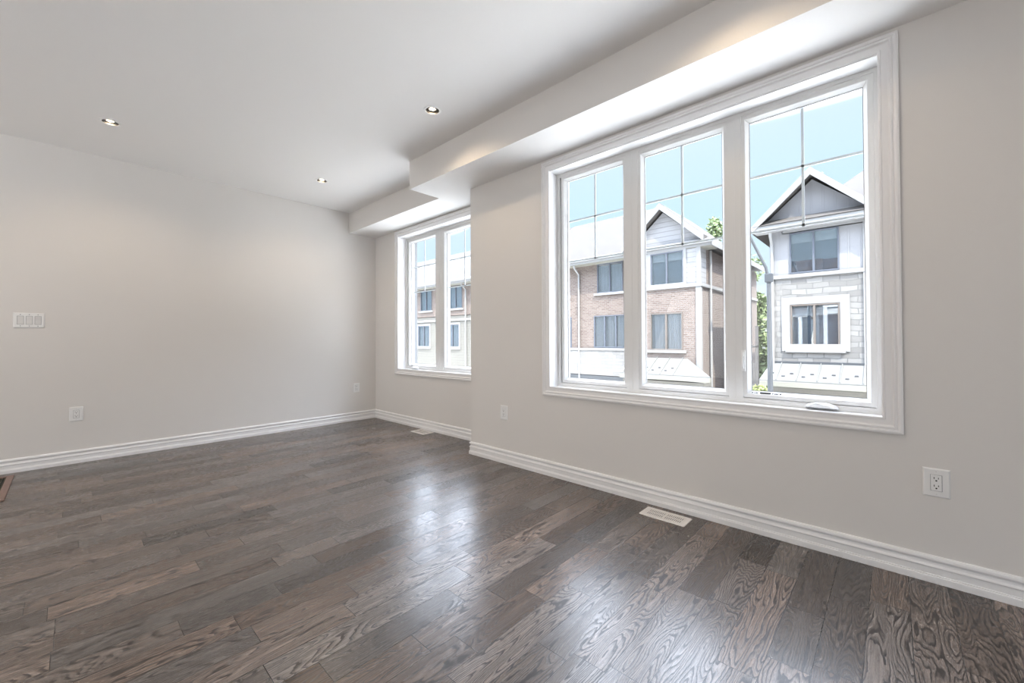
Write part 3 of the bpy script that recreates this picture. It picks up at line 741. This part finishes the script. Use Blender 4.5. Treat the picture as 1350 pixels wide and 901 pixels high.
pierced('side_stone', 'stone', B, 16.3, 16.64, -9, .52, GZ, 3.9, [BW[2], (-2.4, -1.0, 3.17, 4.45)])
ext_window(B, 16.0, 1.175, 2.445, 3.17, 4.50, frame='grey_frame', cover='blind', sill=False)
ext_window(B, 16.0, 1.18, 2.44, .735, 2.165, surround='white_ext', sur_w=.24, cover='blind')
ext_window(B, 16.3, -2.4, -1.0, .735, 2.165, cover='curtain')
ext_window(B, 16.3, -2.4, -1.0, 3.17, 4.45, cover='curtain')
MB().bbox(15.97, 16.05, .6, 3.0, .25, .33, .01).build('stone_cap', 'pole', B)
hip_roof(B, 16.0, 25.0, -9, 2.63, 4.78, 20.5, 7.80, -9, .2)
gable_roof(B, 1.83, 1.66, 6.42, 15.62, 19.8, .98)
awning(B, -1.2, 3.0, -1.2, 3.14, 15.0, 16.0, .27, -.22, seam=.52, seam0=-.95)
MB().box(15.5, 16.0, -1.2, 2.95, GZ, -.45).build('porch_wall', 'creamlap', B)
downspout(B, 15.94, 2.93, -.2, 4.5, 15.7)

# --- lamp post
P = thing('street_lamp', 'grey street lamp post with angled arm in front of the stone townhouse', 'street lamp', (12.5, 2.36, GZ))
MB().tube([(12.5, 2.36, GZ), (12.5, 2.36, GZ + .5), (12.5, 2.375, 2.70)], [.11, .075, .050], 14).build('pole', 'pole', P, smooth=True)
MB().tube([(12.5, 2.375, 2.55), (12.5, 2.44, 2.95), (12.45, 2.62, 3.40), (12.4, 2.80, 3.85), (12.3, 2.92, 4.10)], .038, 10).build('arm', 'pole', P, smooth=True)
MB().bbox(12.43, 12.57, 2.28, 2.46, 2.55, 2.78, .02).build('bracket', 'pole', P)
MB().bbox(11.75, 12.4, 2.86, 3.05, 4.05, 4.17, .04).build('lamp_head', 'pole', P)

# --- trees and bush in the gap
def foliage(name, mat, parent, blobs, n, sz, seed, kind=None):
    rd = random.Random(seed); vs = []; fs = []
    for _ in range(n):
        c, r = rd.choice(blobs); d = Vector((rd.gauss(0, 1), rd.gauss(0, 1), rd.gauss(0, 1))).normalized() * (rd.random() ** .4)
        p = Vector((c[0] + d.x * r[0], c[1] + d.y * r[1], c[2] + d.z * r[2]))
        a = Vector((rd.uniform(-1, 1), rd.uniform(-1, 1), rd.uniform(-.7, .7))).normalized(); b = a.orthogonal().normalized()
        b = Matrix.Rotation(rd.uniform(0, 6.28), 3, a) @ b; s = sz * rd.uniform(.6, 1.3); cc = a.cross(b) * s * .12
        i = len(vs); vs += [p - a * s, p + b * s * .5 + cc, p + a * s, p - b * s * .5 + cc]; fs.append((i, i + 1, i + 2, i + 3))
    m = MB(); m.v = [tuple(v) for v in vs]; m.f = fs
    me = bpy.data.meshes.new(name); me.from_pydata(m.v, [], m.f); me.materials.append(M_[mat])
    o = bpy.data.objects.new(name, me); COL.objects.link(o); o.parent = parent; o.matrix_parent_inverse = parent_world(parent).inverted(); return o
def tree(label, x, y, blobs, n, sz, seed, mat='leaf', trunk=.16, group=None, name='leafy_tree'):
    t = thing(name, label, 'tree', (x, y, GZ), group)
    top = max(b[0][2] for b in blobs)
    m = MB(); m.tube([(x, y, GZ), (x + .1, y + .05, GZ + 2), (x, y, top)], [trunk, trunk * .8, trunk * .2], 10)
    for c, r in blobs: m.tube([(x, y, min(c[2] - 1.2, top - 1)), ((x + c[0]) / 2, (y + c[1]) / 2, c[2] - .8), tuple(c)], [trunk * .5, trunk * .3, .02], 7)
    m.build('trunk', 'bark', t, smooth=True)
    foliage('foliage', mat, t, blobs, n, sz, seed)
tree('green leafy tree in the gap between the two townhouses', 27, 5.6,
     [((27, 5.7, 1.2), (1.3, 1.1, 2.3)), ((27.2, 5.4, -.8), (1.4, 1.2, 1.3)), ((26.8, 5.9, 3.0), (1.2, .8, .8))], 5200, .16, 3)
tree('tall sparse tree whose top shows above the brick townhouse side roof', 29, 8.6,
     [((29, 8.5, 8.3), (.7, .55, .9)), ((29, 8.9, 7.4), (.9, .6, .8)), ((29, 7.6, 6.6), (1.0, .7, .9)), ((28.6, 6.4, 5.4), (.9, .8, .9))], 1500, .15, 5)
t = thing('leafy_bush', 'yellow-green bush at the foot of the lamp post below the metal awning', 'bush', (14.2, 3.25, GZ))
m = MB()
for k in range(5): m.tube([(14.2, 3.0, GZ), (14.2 + .15 * math.cos(k * 1.3), 2.95 + .2 * math.sin(k * 1.3), -.9)], [.04, .015], 7)
m.build('stems', 'bark', t); foliage('foliage', 'leaf_yellow', t, [((14.2, 2.98, -.85), (.35, .36, .55)), ((14.2, 2.9, -1.7), (.5, .5, .9))], 2600, .06, 9)
F = thing('wooden_fence', 'weathered wooden fence panel in the gap beside the brick townhouse', 'fence', (20, 4.3, GZ))
MB().bbox(19.95, 20.05, 4.20, 4.32, GZ, 1.62, .01).build('post', 'fence_wood', F)
m = MB()
for k in range(8): m.bbox(19.98, 20.02, 4.33 + k * .11, 4.43 + k * .11, GZ, .05, .005)
m.build('boards', 'fence_wood', F)
MB().bbox(19.95, 20.05, 4.2, 5.2, .70, .78, .01).build('rail', 'fence_wood', F)
